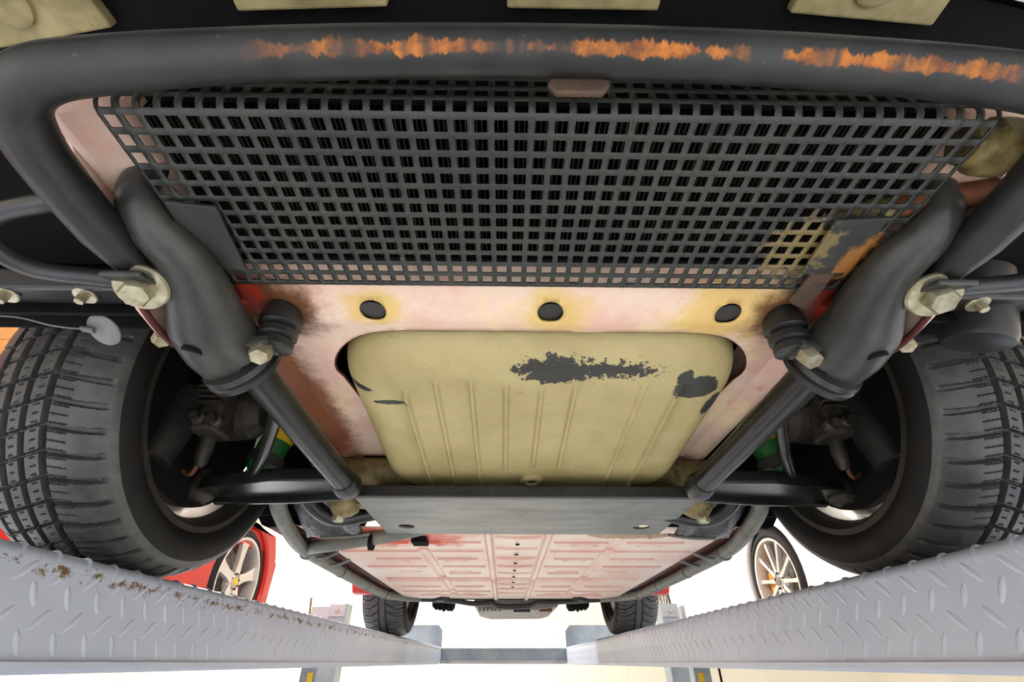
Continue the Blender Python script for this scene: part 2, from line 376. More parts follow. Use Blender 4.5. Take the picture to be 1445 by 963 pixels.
# ---------------------------------------------------------------- the lift
ZR, XR, YB = .115, .557, 4.95
lift = thing('vehicle_lift', 'grey drive-on lift with diamond plate ramps carrying the car seen from below', 'lift', (0, 2.5, FLOOR))
lug = MB()
nl, nw = 9, 4
A = np.zeros((nl, nw + 1, 3))
for i in range(nl):
    t = i / (nl - 1) * 2 - 1; hw = .0046 * (1 - t * t) ** .6
    for j in range(nw + 1):
        q = j / nw * 2 - 1; A[i, j] = (.0016 * (1 - q * q) * (1 - t ** 4), hw * q, .0165 * t)
lug.grid(A); lug_me = lug.mesh('tread_lug', 60); lug_me.materials.append(M['ramp'])
for s, side in ((-1, 'left'), (1, 'right')):
    # plate bent over the inner edge: top, rounded corner, face, flange
    y0, y1 = -.6, YB
    r = .014; xf = XR
    sec = [(1.06, -.012), (1.06, ZR - .01), (1.05, ZR), (xf + r, ZR)]
    sec += [(xf + r - r * math.sin(a), ZR - r + r * math.cos(a)) for a in np.linspace(.2, PI / 2, 7)]
    sec += [(xf, .001), (xf - .006, .001), (xf - .006, -.006), (xf + .02, -.006), (xf + .02, -.012)]
    rp = MB().prism(sec, lambda a, b, t: (s * a, t, b), y0, y1).build('ramp', M['ramp'], lift, 30)
    rp['label'] = 'grey diamond plate ramp under the %s wheels' % side
    far = MB()
    rows = [(.089, .75, .5), (.067, -.62, 0), (.0425, .75, .5), (.0185, -.62, 0)]
    for k in range(88):
        for z, tilt, ph in rows:
            y = .26 + (k + ph) * .0515 + (.012 if z < .03 else 0)
            if y > YB - .05: continue
            ang = tilt
            if y < 1.9:
                if s < 0: inst('tread_lug', lug_me, rp, (-xf, y, z), (-ang, 0, 0))
                else: inst('tread_lug', lug_me, rp, (xf, y, z), (-ang, 0, 0), (-1, 1, 1))
            else:
                Rm = Matrix.Rotation(-ang, 3, 'X')
                far.add([Vector((-s * v[0], 0, 0)) + Rm @ Vector((0, v[1], v[2])) + Vector((s * xf, y, z)) for v in lug.v], lug.f)
        # lugs running over the rounded edge
        y = .26 + (k + .25) * .0515
        if y < YB - .05:
            pth = [(s * (xf + r + .012), y + .006, ZR), (s * (xf + r), y + .003, ZR), (s * (xf + r * .3), y, ZR - r * .3), (s * xf, y - .003, ZR - r), (s * xf, y - .006, ZR - r - .006)]
            e = MB().tube(pth, [.0005, .0028, .0032, .0028, .0005], 6, 2)
            if y < 1.9: e.build('edge_lug', M['ramp'], rp)
            else: far.add(e.v, e.f)
    far.build('tread_lugs', M['ramp'], rp)['kind'] = 'stuff'
    # plate that stops the wheels at the far end
    MB().prism([(.56, ZR), (.56, .24), (.60, .285), (1.04, .285), (1.04, ZR)], lambda a, b, t: (s * a, t, b), YB - .03, YB - .018).build('wheel_stop', M['steelbeam'], lift, 0, .002)
    c = MB().box((s * 1.56, YB + .1, (FLOOR + .46) / 2), (.16, .2, .46 - FLOOR)).build('column', M['steelbeam'], lift, 0, .006)
    MB().box((s * 1.56, YB - .004, .40), (.15, .012, .1)).build('column_cap', M['lift'], lift, 0, .003)
    inst('bolt', bolt_mesh('bolt', .018, .016), lift, (s * 1.56, YB - .01, .40), (PI / 2, 0, 0)).data.materials.append(M['zinc'])
bm_ = MB().prism([(0, .002), (0, .108), (.06, .108), (.06, .002)], lambda a, b, t: (t, YB - .05 + a, b), -XR, XR).build('crossbeam', M['steelbeam'], lift, 0, .003)
MB().prism([(-.01, -.008), (-.01, .018), (.06, .018), (.06, -.008)], lambda a, b, t: (t, YB - .05 + a, b), -XR, XR).build('crossbeam_flange', M['lift'], lift, 0, .002)
for x in (-.49, .49):
    inst('bolt', bolt_mesh('bolt', .01, .01), lift, (x, YB - .062, .008), (PI / 2, 0, 0)).data.materials.append(M['zinc'])

# ---------------------------------------------------------------- the car seen from below
CX = .035
car = thing('sports_car', 'old red sports car on the middle lift, underside with beige tank and black mesh guard', 'car', (CX, 1.9, ZR))
def X(s, h): return CX + s * h

# tyres -------------------------------------------------------------
def tyre(name, R, hw, rb, nth, pattern, rows):
    """axis along x, centre at the origin; pattern(x, arc) -> groove depth"""
    xs = np.concatenate([[-hw * .86, -hw * 1.0, -hw * 1.1, -hw * 1.13, -hw * 1.1, -hw * 1.05], np.linspace(-hw * 1.0, hw * 1.0, rows), [hw * 1.05, hw * 1.1, hw * 1.13, hw * 1.1, hw * 1.0, hw * .86]])
    H = R - rb
    rs = np.concatenate([[rb, rb + H * .06, rb + H * .22, rb + H * .38, rb + H * .54, rb + H * .655], R - .019 * np.abs(np.linspace(-1, 1, rows)) ** 3.4, [rb + H * .655, rb + H * .54, rb + H * .38, rb + H * .22, rb + H * .06, rb]])
    th = np.linspace(0, 2 * PI, nth, endpoint=False)
    XX, TT = np.meshgrid(xs, th)
    RR = np.repeat(rs[None], nth, 0)
    tread = np.zeros_like(XX, bool); tread[:, 6:-6] = True
    RR = RR - np.where(tread, pattern(XX / hw, TT * R), 0)
    A = np.stack([XX, RR * np.sin(TT), RR * np.cos(TT)], -1)
    return MB().grid(A, True).mesh(name, 28)
def groove(d, w_, dep, soft=.35): return dep * np.clip((w_ - np.abs(d)) / (w_ * soft), 0, 1)
def pat_front(x, a):
    g = np.zeros_like(x)
    for c, w_ in ((-.18, .052), (.13, .042), (.40, .05), (.66, .042)): g = np.maximum(g, groove(x - c, w_, .0095, .2))
    p = 2 * PI * .292 / 50
    def per(q, n=1): return (q + p / n / 2) % (p / n) - p / n / 2
    sh = (x < -.18)
    curve = .008 * np.cos((x + 1.05) * 2.2)
    taper = np.clip((x + .97) / .14, 0, 1)
    g = np.where(sh, np.maximum(g, groove(per(a + curve), .0034 + .0026 * np.clip(-x - .3, 0, 1), .0095, .25) * taper), g)
    g = np.where(sh & (x > -.5), np.maximum(g, groove(per(a + curve + p / 6, 3), .0009, .003)), g)
    mid = (x > -.18) & (x < .66)
    g = np.where(mid, np.maximum(g, groove(per(a + x * .032), .0026, .008)), g)
    g = np.where(mid & (((x * 6.6 + .5) % 1) < .55), np.maximum(g, groove(per(a + x * .032 + p / 6, 3), .0010, .003)), g)
    g = np.where(x > .66, np.maximum(g, groove(per(a - x * .01), .002, .005)), g)
    return g
def pat_rear(x, a):
    g = np.zeros_like(x)
    for c, w_ in ((-.17, .045), (.17, .045)): g = np.maximum(g, groove(x - c, w_, .008))
    p = 2 * PI * .305 / 44
    ax_ = np.abs(x)
    sweep = np.where(ax_ < .65, ax_ * .075, .65 * .075 + (ax_ - .65) * .01)
    per = (a + sweep + p / 2) % p - p / 2
    g = np.where(ax_ > .24, np.maximum(g, groove(per, .0052, .0075)), g)
    per2 = (a + sweep + p) % p - p / 2
    g = np.where(ax_ > .62, np.maximum(g, groove(per2, .002, .005)), g)
    return g
WY, WZ, WR, WH, WRIM = .845, .411, .296, .688, .687
ft = tyre('tyre', WR, .094, .216, 1400, pat_front, 120); ft.materials.append(M['rubber'])
ft.materials.append(M['rubber_shade'])
RY, RZ, RR_, RH = 3.0, .4165, .301, .675
rt = tyre('tyre', RR_, .104, .216, 900, pat_rear, 60); rt.materials.append(M['rubber']); rt.materials.append(M['rubber_shade'])
for me, R in ((ft, WR), (rt, RR_)):
    co = np.empty(len(me.polygons) * 3); me.polygons.foreach_get('center', co); co = co.reshape(-1, 3)
    idx = (np.hypot(co[:, 1], co[:, 2]) < R - .024).astype(np.int32); me.polygons.foreach_set('material_index', idx)
def wheel_barrel(parent, x, y, z, s, spoke_m):
    b = MB().lathe([(.205, -.066), (.198, -.03), (.198, .05), (.215, .09), (.222, .095), (.21, .096), (.192, .06), (.19, -.02), (.1955, -.066)], (x, y, z), (s, 0, 0), 64, False).build('wheel_barrel', M['rimsilver'], parent)
    MB().lathe([(.196, -.066), (.203, -.084), (.212, -.094), (.222, -.094), (.224, -.088), (.218, -.082)], (x, y, z), (s, 0, 0), 64, False).build('wheel_lip', M['rimdirt'], parent)
    # the wheel face seen from behind: hub disc and five broad arms
    m = MB().lathe([(.03, .03), (.08, .03), (.085, .05), (.03, .055)], (x, y, z), (s, 0, 0), 32)
    for k in range(5):
        a0 = k * 2 * PI / 5 + .35
        pts = []
        for rr, wd_ in ((.075, .030), (.14, .036), (.197, .05)):
            pts.append((rr, wd_))
        poly = [(p[0] * math.cos(a0) - q * p[1] * math.sin(a0), p[0] * math.sin(a0) + q * p[1] * math.cos(a0)) for q, seq in ((1, pts), (-1, pts[::-1])) for p in seq]
        m.prism(poly, lambda a, b, t: (x + s * t, y + a, z + b), .032, .056)
    m.build('wheel_spokes', spoke_m, parent, 30, .004)
for s in (-1, 1):
    side = 'left' if s < 0 else 'right'
    o = inst('front_tyre', ft, car, (X(s, WH), WY, WZ), (.02, 0, 0), (s, 1, 1)); o['label'] = 'black all-season front tyre on the %s ramp' % side
    wheel_barrel(car, X(s, WRIM), WY, WZ, s, M['rimsilver'])
    o = inst('rear_tyre', rt, car, (X(s, RH), RY, RZ), (0, 0, 0), (-s, 1, 1)); o['label'] = 'black rear tyre with arrow tread on the %s ramp' % side
    wheel_barrel(car, X(s, RH), RY, RZ, s, M['rimdirt'])

# body shell: fenders with wheel openings, hood, liners --------------------
def arch_side(y0, y1, zb, zt):
    pts = [(y0, .42)]
    pts += [(y0 + .02, zb + .12)]
    for cy, cz, r_ in ((WY, WZ, .325), (RY, RZ, .35)):
        a = np.linspace(PI - .15, .15, 22)
        pts += [(cy + r_ * math.cos(q), cz + r_ * math.sin(q)) for q in a]
    pts += [(y1, zb + .12), (y1, zt - .1), (y1 - .3, zt), (y0 + .5, zt), (y0, zt - .2)]
    return pts
shell_poly = arch_side(.2, 3.95, .3, .82)
for s in (-1, 1):
    o = MB().prism(shell_poly, lambda a, b, t: (X(s, t), a, b), .828, .84).build('body_side', M['red'], car, 30)
    o['label'] = 'red painted body side'
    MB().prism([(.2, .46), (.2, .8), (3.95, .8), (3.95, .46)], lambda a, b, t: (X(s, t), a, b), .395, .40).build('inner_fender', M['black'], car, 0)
    # wheel arch liner and the black inside of the body side
    a_ = np.linspace(PI + .1, -.35, 40)
    solid(MB().grid(np.array([[(X(s, hh), WY + .338 * math.cos(q), WZ + .338 * math.sin(q)) for hh in np.linspace(.40, .827, 6)] for q in a_])).build('wheel_arch_liner', M['black'], car, 60), .004)
    MB().prism([(.16, .47), (.16, .8), (.52, .8), (.56, .62), (.505, .47)], lambda a, b, t: (X(s, t), a, b), .80, .826).build('fender_liner', M['black'], car, 0)
    MB().box((X(s, .61), .30, .50), (.42, .40, .02)).build('nose_liner', M['black'], car, 0)
    # sill between the wheels
    MB().prism([(.575, .285), (.62, .274), (.635, .28), (.70, .36), (.82, .44), (.58, .44)], lambda a, b, t: (X(s, a), t, b), 1.20, 2.62).build('sill', M['darkred'], car, 30, .006)
    # wheel house behind the front wheel, black also for shade on the sill end
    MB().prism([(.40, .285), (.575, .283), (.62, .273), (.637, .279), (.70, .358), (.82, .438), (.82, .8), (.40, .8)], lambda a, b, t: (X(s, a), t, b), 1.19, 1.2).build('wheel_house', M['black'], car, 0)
    # red tip of the rear quarter ahead of the rear tyre
    f = MB().prism([(2.52, .42), (2.55, .35), (2.60, .285), (2.65, .28), (2.675, .30), (2.685, .42)], lambda a, b, t: (X(s, t), a, b), .70, .80).build('quarter_panel_tip', M['red'], car, 30, .008)
MB().box((CX, 2.05, .83), (1.66, 3.75, .02)).build('unseen_body_top', M['black'], car, 0)  # unseen top of the body, put in to block light from above
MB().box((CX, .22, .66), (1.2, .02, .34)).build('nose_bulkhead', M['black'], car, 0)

# floor pan ---------------------------------------------------------------
def pan():
    nx, ny = 330, 420
    hx = np.linspace(-.585, .585, nx); yy = np.linspace(1.17, 2.70, ny)
    H, Y = np.meshgrid(hx, yy); z = np.full_like(H, .272); wear = np.zeros_like(H)
    a = np.abs(H)
    def rid(d, w_, dep, so=.5): return dep * np.clip((w_ - np.abs(d)) / (w_ * so), 0, 1)
    def line(mask, d, w_, dep, k=.8):
        nonlocal z, wear
        g = np.where(mask, rid(d, w_, dep), 0); z = z - g; wear = np.maximum(wear, k * np.where(mask, np.clip(1 - np.abs(np.abs(d) - w_ * .75) / (w_ * .5), 0, 1), 0))
    fld = (a > .10) & (a < .52)
    line(a < .6, np.where(True, a - .078, 0), .012, .008, .55)                       # edges of the tunnel cover
    line((Y < 2.62), a - .275, .017, -.007, .25)                                       # long channels
    for y0, x0, x1 in ((1.34, .10, .25), (1.34, .30, .46), (1.46, .10, .52), (1.58, .12, .25), (1.58, .30, .44), (1.72, .10, .25), (1.72, .30, .5), (1.86, .12, .24), (2.22, .12, .25), (2.22, .31, .48), (2.38, .10, .5), (2.52, .12, .44)):
        line((a > x0) & (a < x1), Y - y0, .008, .006, .7)
    for k in range(9):
        y0 = 1.28 + k * .145
        line(a < .062, Y - y0 + 3.5 * H * H, .009, .007, .55)
    step = np.clip((Y - 1.98) / .02, 0, 1) * np.clip((2.10 - Y) / .02, 0, 1)
    z = z + .014 * step * (a < .5); wear = np.maximum(wear, .35 * step * (a < .5))
    for yc in (1.33, 1.56, 1.78, 2.2, 2.42):                                           # oval drain bosses
        for xc in (.19, .375):
            q = np.hypot((a - xc) / .04, (Y - yc - .05) / .014); g = np.clip(1 - np.abs(q - .8) / .35, 0, 1); z = z - .005 * g; wear = np.maximum(wear, .55 * g * (q > .8))
    z = z + .05 * np.clip((a - .53) / .055, 0, 1) ** 2
    m = MB().grid(np.stack([H + CX, Y, z], -1)); o = m.build('floor_pan', M['pan'], car, 60)
    at_ = o.data.attributes.new('wear', 'FLOAT', 'POINT'); at_.data.foreach_set('value', np.clip(wear, 0, 1).astype(np.float32).ravel())
    return o
fp = pan(); fp['label'] = 'pink and cream painted floor pan with pressed ribs'
for k in range(7):
    MB().lathe([(.006, 0), (.006, .003)], (CX, 1.35 + k * .145, .2655), (0, 0, 1), 12).build('drain_hole', M['black'], fp)
m = MB()
for k in range(4): m.box((-.225, 1.275 + k * .014, .264 - .002), (.04, .010, .012))
m.box((-.225, 1.296, .268), (.036, .06, .006)); m.build('rubber_grommet', M['black'], fp, 0, .002)
A = np.zeros((36, 14, 3))
for i in range(36):
    for j in range(14):
        p_, q_ = i / 35 * 2 - 1, j / 13 * 2 - 1
        lump = max(0, 1 - p_ * p_) ** .5
        A[i, j] = (.325 + .11 * p_, 1.258 + .024 * q_ * (.35 + .65 * lump) * (1 + .35 * math.sin(9 * p_ + 1)), .2725 - .0045 * lump * (1 - q_ ** 4) - abs(rng.normal(0, .0022)) * lump * (1 - q_ * q_))
MB().grid(A).build('sealant', M['sealant'], fp)
# hoses along the sills
for s in (-1, 1):
    pth = [(X(s, .505), .97, .325), (X(s, .53), 1.01, .30), (X(s, .545), 1.07, .281), (X(s, .572), 1.22, .265), (X(s, .596), 1.38, .26), (X(s, .60), 1.6, .258), (X(s, .60), 2.0, .258), (X(s, .59), 2.4, .26), (X(s, .55), 2.6, .268), (X(s, .47), 2.72, .275)]
    h = MB().tube(pth, .0175, 14, 6).build('sill_hose', M['hose'], car)
    for y in (1.42, 1.75, 2.1, 2.4): MB().lathe([(.0205, -.006), (.0205, .006)], (X(s, .60 if y < 2.2 else .59), y, .259), (0, 1, 0), 20).build('hose_clamp', M['plate'], h)
    for y in (1.46, 1.58): MB().tube([(X(s, .58), y, .25), (X(s, .55), y - .01, .252), (X(s, .52), y - .01, .264)], .005, 8, 4).build('hose_hook', M['plate'], h)
    if s < 0: h2 = MB().tube([(X(s, .575), 1.38, .264), (X(s, .50), 1.30, .255), (X(s, .38), 1.237, .258), (X(s, .30), 1.22, .268), (X(s, .2), 1.2, .285)], .018, 14, 6).build('cross_hose', M['hose'], car)
    if s < 0: MB().lathe([(.0215, -.005), (.0215, .005)], (X(s, .37), 1.231, .25), (1, -.3 * s * 0, 0), 20).build('hose_clamp', M['black'], h2)
    # crumpled shield beside the cross plate with the black pipe round it
    nsh = 26; A = np.zeros((nsh, nsh, 3))
    for i in range(nsh):
        for j in range(nsh):
            p, q = i / (nsh - 1), j / (nsh - 1)
            A[i, j] = (X(s, .36 + .165 * p + .02 * q * (1 - p)), .95 + .24 * q + .02 * p, .256 + .05 * (1 - q) * p + .010 * math.sin(3 * PI * p) * math.sin(2 * PI * q) + rng.normal(0, .0012) + .03 * (1 - q))
    solid(MB().grid(A).build('heat_shield', M['crumple'], car), .003)
    MB().tube([(X(s, .455), .93, .30), (X(s, .44), .985, .272), (X(s, .415), 1.03, .258), (X(s, .38), 1.055, .262), (X(s, .34), 1.06, .272), (X(s, .27), 1.06, .285)], .0165, 12, 6).build('brake_pipe_guard', M['tubeblack'], car)
    MB().tube([(X(s, .485), 1.19, .25), (X(s, .42), 1.19, .252), (X(s, .36), 1.16, .252)], .004, 8, 5).build('shield_rim', M['hose'], car)
    # adjuster cap at the end of the torsion tube
    cp = MB().lathe([(.012, -.05), (.03, -.04), (.034, -.02), (.034, .0), (.024, .012), (.012, .02)], (X(s, .375), .985, .268), (.35 * s, .1, -1), 20).build('adjuster_cap', M['brass'], car)
    inst('bolt', bolt_mesh('bolt', .013, .014), cp, (X(s, .38), .986, .252), (PI, 0, .3)).data.materials.append(M['zinc'])
    MB().box((X(s, .335), .985, .272), (.09, .03, .012), -.25 * s).build('adjuster_lever', M['brass'], car, 0, .003)

# cross plate -------------------------------------------------------------
pl = sheet(rrect(-.335, .335, 0, .30, .004), [circle(-.275, .225, .019), circle(.275, .225, .019)], lambda a, b: (CX + .01 + a, .895 + b, .262 + (.0 if b > .03 else .0)), .05).build('cross_plate', M['plate'], car, 0)
solid(pl, .004); pl['label'] = 'flat grey steel plate under the rear of the tank'
MB().box((CX + .01, .893, .271), (.67, .012, .022)).build('cross_plate_lip', M['blackpaint'], car, 0, .002)
for x in (-.275, .275): inst('bolt', bolt_mesh('bolt', .012, .01), pl, (CX + .01 + x, 1.12, .277), (PI, 0, 0)).data.materials.append(M['zinc'])
MB().tube([(X(-1, .4), .97, .335), (X(1, .4), .97, .335)], .032, 16, 1).build('crossmember', M['brass'], car)
MB().box((CX, 1.10, .33), (.84, .2, .07)).build('crossmember_box', M['black'], car, 0)

# front underbody panel with the tank hole ------------------------------
TX = .053
hole = rrect(TX - .318, TX + .318, .492, 1.05, [.05, .05, .13, .13], 12)
pouter = [(CX - .355, .372), (CX + .355, .372), (CX + .40, .40), (CX + .395, .98), (CX - .395, .98), (CX - .40, .40)]
hole = [(TX + (x - TX) * (1 - .14 * min(1, max(0, (y - .60) / .12))), y) for x, y in rrect(TX - .318, TX + .318, .492, .972, [.06, .06, .13, .13], 12)]
hole = [q for i, q in enumerate(hole)]
_h2 = []
for i, q in enumerate(hole):
    n_ = hole[(i + 1) % len(hole)]; k_ = 10 if math.dist(q, n_) > .1 else 1
    _h2 += [(q[0] + (n_[0] - q[0]) * j / k_, q[1] + (n_[1] - q[1]) * j / k_) for j in range(k_)]
hole = _h2
HX = (-.168, .055, .28)
def pz(x, y):
    h = abs(x - CX); z = .372
    z -= .012 * max(0, 1 - abs(y - .46) / .05) * (1 if h < .3 else max(0, 1 - (h - .3) / .06))
    z += .02 * max(0, min(1, (h - .36) / .03))
    z += .05 * max(0, (.392 - y) / .02) * .3
    z -= .006 * math.exp(-((x - .11) / .03) ** 2) * (1 if y < .49 else 0)
    return z
fpn = sheet(pouter, [hole] + [circle(x, .447, .0165) for x in HX], lambda a, b: (a, b, pz(a, b)), .012).build('front_panel', M['pink'], car, 60)
solid(fpn, .003, 1); fpn['label'] = 'worn pink front underbody panel with three holes'
for x in HX:
    MB().lathe([(.016, 0), (.0145, .003), (.010, .006), (.009, .012), (.002, .012)], (x, .447, pz(x, .447) - .001), (0, 0, 1), 24).build('rubber_plug', M['blackpaint'], fpn)
MB().tube([(x, y, pz(x, y) - .001) for x, y in hole], .0022, 8, 1, closed=True).build('hole_rim', M['darkred'], fpn)
for s in (-1, 1):   # rails
    MB().prism([(.355, .372), (.385, .36), (.405, .368), (.405, .44), (.355, .44)], lambda a, b, t: (X(s, a), t, b), .44, 1.0).build('side_rail', M['pink'], car, 30, .005)
    # vertical plate at the nose, with its lip
    vp = MB().prism([(.20, .40), (.27, .355), (.33, .326), (.38, .306), (.43, .30), (.455, .308), (.47, .34), (.47, .46), (.2, .46)], lambda a, b, t: (X(s, t), a, b), .424, .428).build('nose_side_plate', M['pink'], car, 0)
    MB().tube([(X(s, .419), .27, .354), (X(s, .419), .33, .325), (X(s, .419), .38, .305), (X(s, .419), .43, .299), (X(s, .419), .452, .306)], .0035, 8, 4).build('plate_lip', M['darkred'], vp)
    ins = MB().prism([(.358, .43), (.375, .385), (.42, .37), (.44, .40), (.44, .46), (.358, .46)], lambda a, b, t: (X(s, a), t, b), .195, .36).build('radiator_side_panel', M['pink'], car, 30, .01)

# tank ----------------------------------------------------------------------
def tank():
    n_r = 44
    ribs = [(-.206, 1), (-.157, 1), (-.103, 1), (-.053, .78), (0, .0), (.047, .78), (.152, 1), (.203, 1)]
    ribs = [(-.206, .6, 1), (-.157, .57, 1), (-.105, .57, 1), (-.053, .575, .885), (0, .58, .87), (.05, .575, .885), (.152, .57, 1), (.205, .575, 1)]
    def zb(x, y):
        z = .338 - .036 * (y - .55) / .43
        for c, a, b in ribs:
            d = abs(x - TX - c); z -= .0048 * max(0, 1 - max(0, d - .0018) / .0035) * max(0, min(1, (y - a) / .012)) * max(0, min(1, (b - y) / .012))
        return z
    hx, y0, y1 = .300, .497, .985
    base = rrect(-hx, hx, y0, y1, [.07, .07, .11, .11], 24)
    m = MB(); vs = []
    ring = len(base)
    lv = []
    for k in range(13):
        a = k / 12 * PI / 2; ins_ = .05 * (1 - math.cos(a)) ; up = .06 * (1 - math.sin(a))
        lv.append((ins_, up))
    lv = [(0, .11)] + lv
    for ins_, up in lv:
        q = rrect(-hx + ins_, hx - ins_, y0 + ins_ * 1.2, y1 - ins_ * .5, [max(.02, .07 - ins_ * .5)] * 2 + [.11 - ins_ * .4] * 2, 24)
        vs.append([(TX + x, y, zb(TX + x * .98, y) * 0 + .338 - .036 * (y - .55) / .43 + up) for x, y in q])
    A = np.array(vs); nr = len(lv)
    fs = []
    for i in range(nr - 1):
        for k in range(ring): fs.append((i * ring + k, i * ring + (k + 1) % ring, (i + 1) * ring + (k + 1) % ring, (i + 1) * ring + k))
    m.add(A.reshape(-1, 3).tolist(), fs)
    last = [(p[0], p[1]) for p in A[-1]]
    # flat underside, fine enough to carry the pressed ribs
    V = [Vector(p) for p in last]; E_ = [(i, (i + 1) % ring) for i in range(ring)]
    xs = sorted(set([TX + c + d for c, _, _ in ribs for d in (-.0055, -.0018, .0018, .0055)] + list(np.linspace(TX - .27, TX + .27, 28))))
    ys = list(np.linspace(.53, .98, 60))
    for x in xs:
        for y in ys:
            if inside((x, y), last) and min(abs(x - l[0]) + abs(y - l[1]) for l in last[::3]) > .006: V.append(Vector((x, y)))
    vo, _, fo, *_ = delaunay_2d_cdt(V, E_, [], 0, 1e-7)
    m.add([(p.x, p.y, zb(p.x, p.y)) for p in vo], [tuple(f) for f in fo if inside(sum((vo[i] for i in f), Vector((0, 0))) / len(f), last)])
    o = m.build('fuel_tank', M['tank'], car, 50)
    import bmesh
    b = bmesh.new(); b.from_mesh(o.data); bmesh.ops.remove_doubles(b, verts=b.verts, dist=.0004); bmesh.ops.recalc_face_normals(b, faces=b.faces); b.to_mesh(o.data); b.free()
    o['label'] = 'beige coated fuel tank with pressed ribs'
    return o
tk = tank()
dp = MB().lathe([(.024, .004), (.024, -.004), (.019, -.008), (.013, -.008), (.012, -.003), (.004, -.003)], (TX, .925, .3075), (0, .08, 1), 32).build('drain_plug', M['tank'], tk)
MB().lathe([(.009, .0), (.009, .003)], (TX, .925, .3035), (0, .08, 1), 6).build('plug_socket', M['brass'], tk)

# suspension ----------------------------------------------------------------
for s in (-1, 1):
    side = 'left' if s < 0 else 'right'
    tt = MB().tube([(X(s, .352), .46, .302), (X(s, .342), .65, .287), (X(s, .331), .838, .272)], [.0215, .021, .0205], 20, 4).build('torsion_tube', M['tubeblack'], car)
    MB().lathe([(.021, -.01), (.024, 0), (.026, .02), (.024, .035), (.016, .045)], (X(s, .331), .835, .272), (0, 1, 0), 24).build('tube_collar', M['blackpaint'], tt)
    arm = MB().prism([(.315, .80), (.325, .88), (.45, .905), (.60, .915), (.63, .89), (.60, .845), (.45, .80)], lambda a, b, t: (X(s, a), b, t), .262, .268)
    arm.prism([(.325, .80), (.45, .80), (.60, .845), (.60, .853), (.45, .808), (.325, .808)], lambda a, b, t: (X(s, a), b, t), .262, .285)
    arm.prism([(.325, .87), (.45, .895), (.60, .905), (.60, .915), (.45, .905), (.325, .88)], lambda a, b, t: (X(s, a), b, t), .25, .285)
    arm = arm.build('control_arm', M['tubeblack'], car, 0, .003)
    MB().tube([(X(s, .35), .57, .296), (X(s, .43), .72, .287), (X(s, .525), .872, .276)], .0095, 14, 2).build('arm_brace', M['tubeblack'], arm)
    MB().lathe([(.018, -.01), (.028, 0), (.028, .02), (.015, .05)], (X(s, .62), .885, .258), (0, 0, 1), 20).build('ball_joint', M['grime'], arm)
    # caliper with cooling fins, bolts
    cx, cy, cz = X(s, .582), .785, .392
    q = MB().prism([(-.026, -.05), (.018, -.055), (.024, -.01), (.022, .05), (-.012, .06), (-.03, .03)], lambda a, b, t: (cx + s * a, cy + t, cz + b), -.03, .035)
    cal = q.build('brake_caliper', M['grime'], car, 30, .007, 3)
    for k in range(6): MB().box((cx - s * .004, cy - .036, cz + .05 - k * .011), (.05, .016, .005)).build('cooling_fin', M['grime'], cal, 0, .0015)
    for dx, dz in ((.002, -.032), (-.03, -.038)):
        MB().lathe([(.013, 0), (.013, -.01), (.008, -.014), (.008, -.024), (.005, -.024)], (cx + s * dx, cy - .028, cz + dz), (0, 1, .2), 16).build('caliper_bolt', M['grime'], cal)
    MB().lathe([(.012, 0), (.014, -.02), (.01, -.05), (.006, -.055)], (cx, cy + .01, cz - .052), (0, -.1, 1), 14).build('brake_fitting', M['grime'], cal)
    MB().tube([(cx, cy + .01, cz - .1), (cx + s * .02, cy + .03, cz - .115), (cx + s * .05, cy + .04, cz - .10), (cx + s * .07, cy + .05, cz - .08)], .004, 8, 5).build('brake_line', M['rustpipe'], cal)
    MB().lathe([(.02, -.05), (.034, -.045), (.036, .0), (.036, .07), (.03, .09), (.01, .1)], (cx + s * .05, cy - .03, cz - .065), (-.12 * s, .1, 1), 28).build('brake_cover', M['blackpaint'], car)
    MB().lathe([(.06, 0), (.178, .004), (.178, .022), (.06, .03)], (X(s, .62), WY, WZ), (s, 0, 0), 48).build('brake_disc', M['black'], car)
    MB().lathe([(.03, -.08), (.05, -.06), (.055, 0), (.05, .04)], (X(s, .60), WY, WZ), (s, 0, 0), 24).build('hub_carrier', M['grime'], car)
    # green damper with a yellow label
    dm = MB().lathe([(.012, -.12), (.029, -.11), (.031, -.1), (.031, .2), (.02, .21)], (X(s, .515), .93, .43), (-.25 * s, .05, 1), 28).build('damper', M['green'], car)
    MB().lathe([(.0316, -.045), (.0318, -.02)], (X(s, .515), .93, .43), (-.25 * s, .05, 1), 28, False).build('damper_label', M['yellow'], dm)
    MB().lathe([(.022, 0), (.036, .01), (.036, .03), (.022, .035)], (X(s, .54), .925, .325), (-.25 * s, .05, 1), 24).build('damper_foot', M['grime'], dm)
    MB().box((X(s, .435), .91, .36), (.02, .012, .07), .2 * s, 0, .5 * s).build('green_bracket', M['green'], car, 0, .003)
    # cast front mount
    path = [(X(s, .386), .272, .41), (X(s, .386), .275, .365), (X(s, .378), .295, .343), (X(s, .365), .335, .335), (X(s, .368), .38, .326), (X(s, .376), .42, .318), (X(s, .374), .452, .311), (X(s, .364), .478, .304)]
    mt = MB().tube(path, [.016, .018, .021, .026, .034, .042, .044, .041], 28, 6, .8).build('suspension_mount', M['cast'], car)
    mt['label'] = 'grey black cast front suspension mount'
    MB().lathe([(.030, -.012), (.044, -.010), (.046, -.003), (.042, 0), (.046, .003), (.045, .010), (.036, .014), (.022, .016)], (X(s, .362), .481, .3035), (-.25 * s, 1, -.2), 32).build('mount_ring', M['blackpaint'], mt)
    MB().lathe([(.011, -.001), (.011, .003)], (X(s, .384), .424, .2845), (.2 * s, .15, -1), 20).build('mount_hole', M['black'], mt)
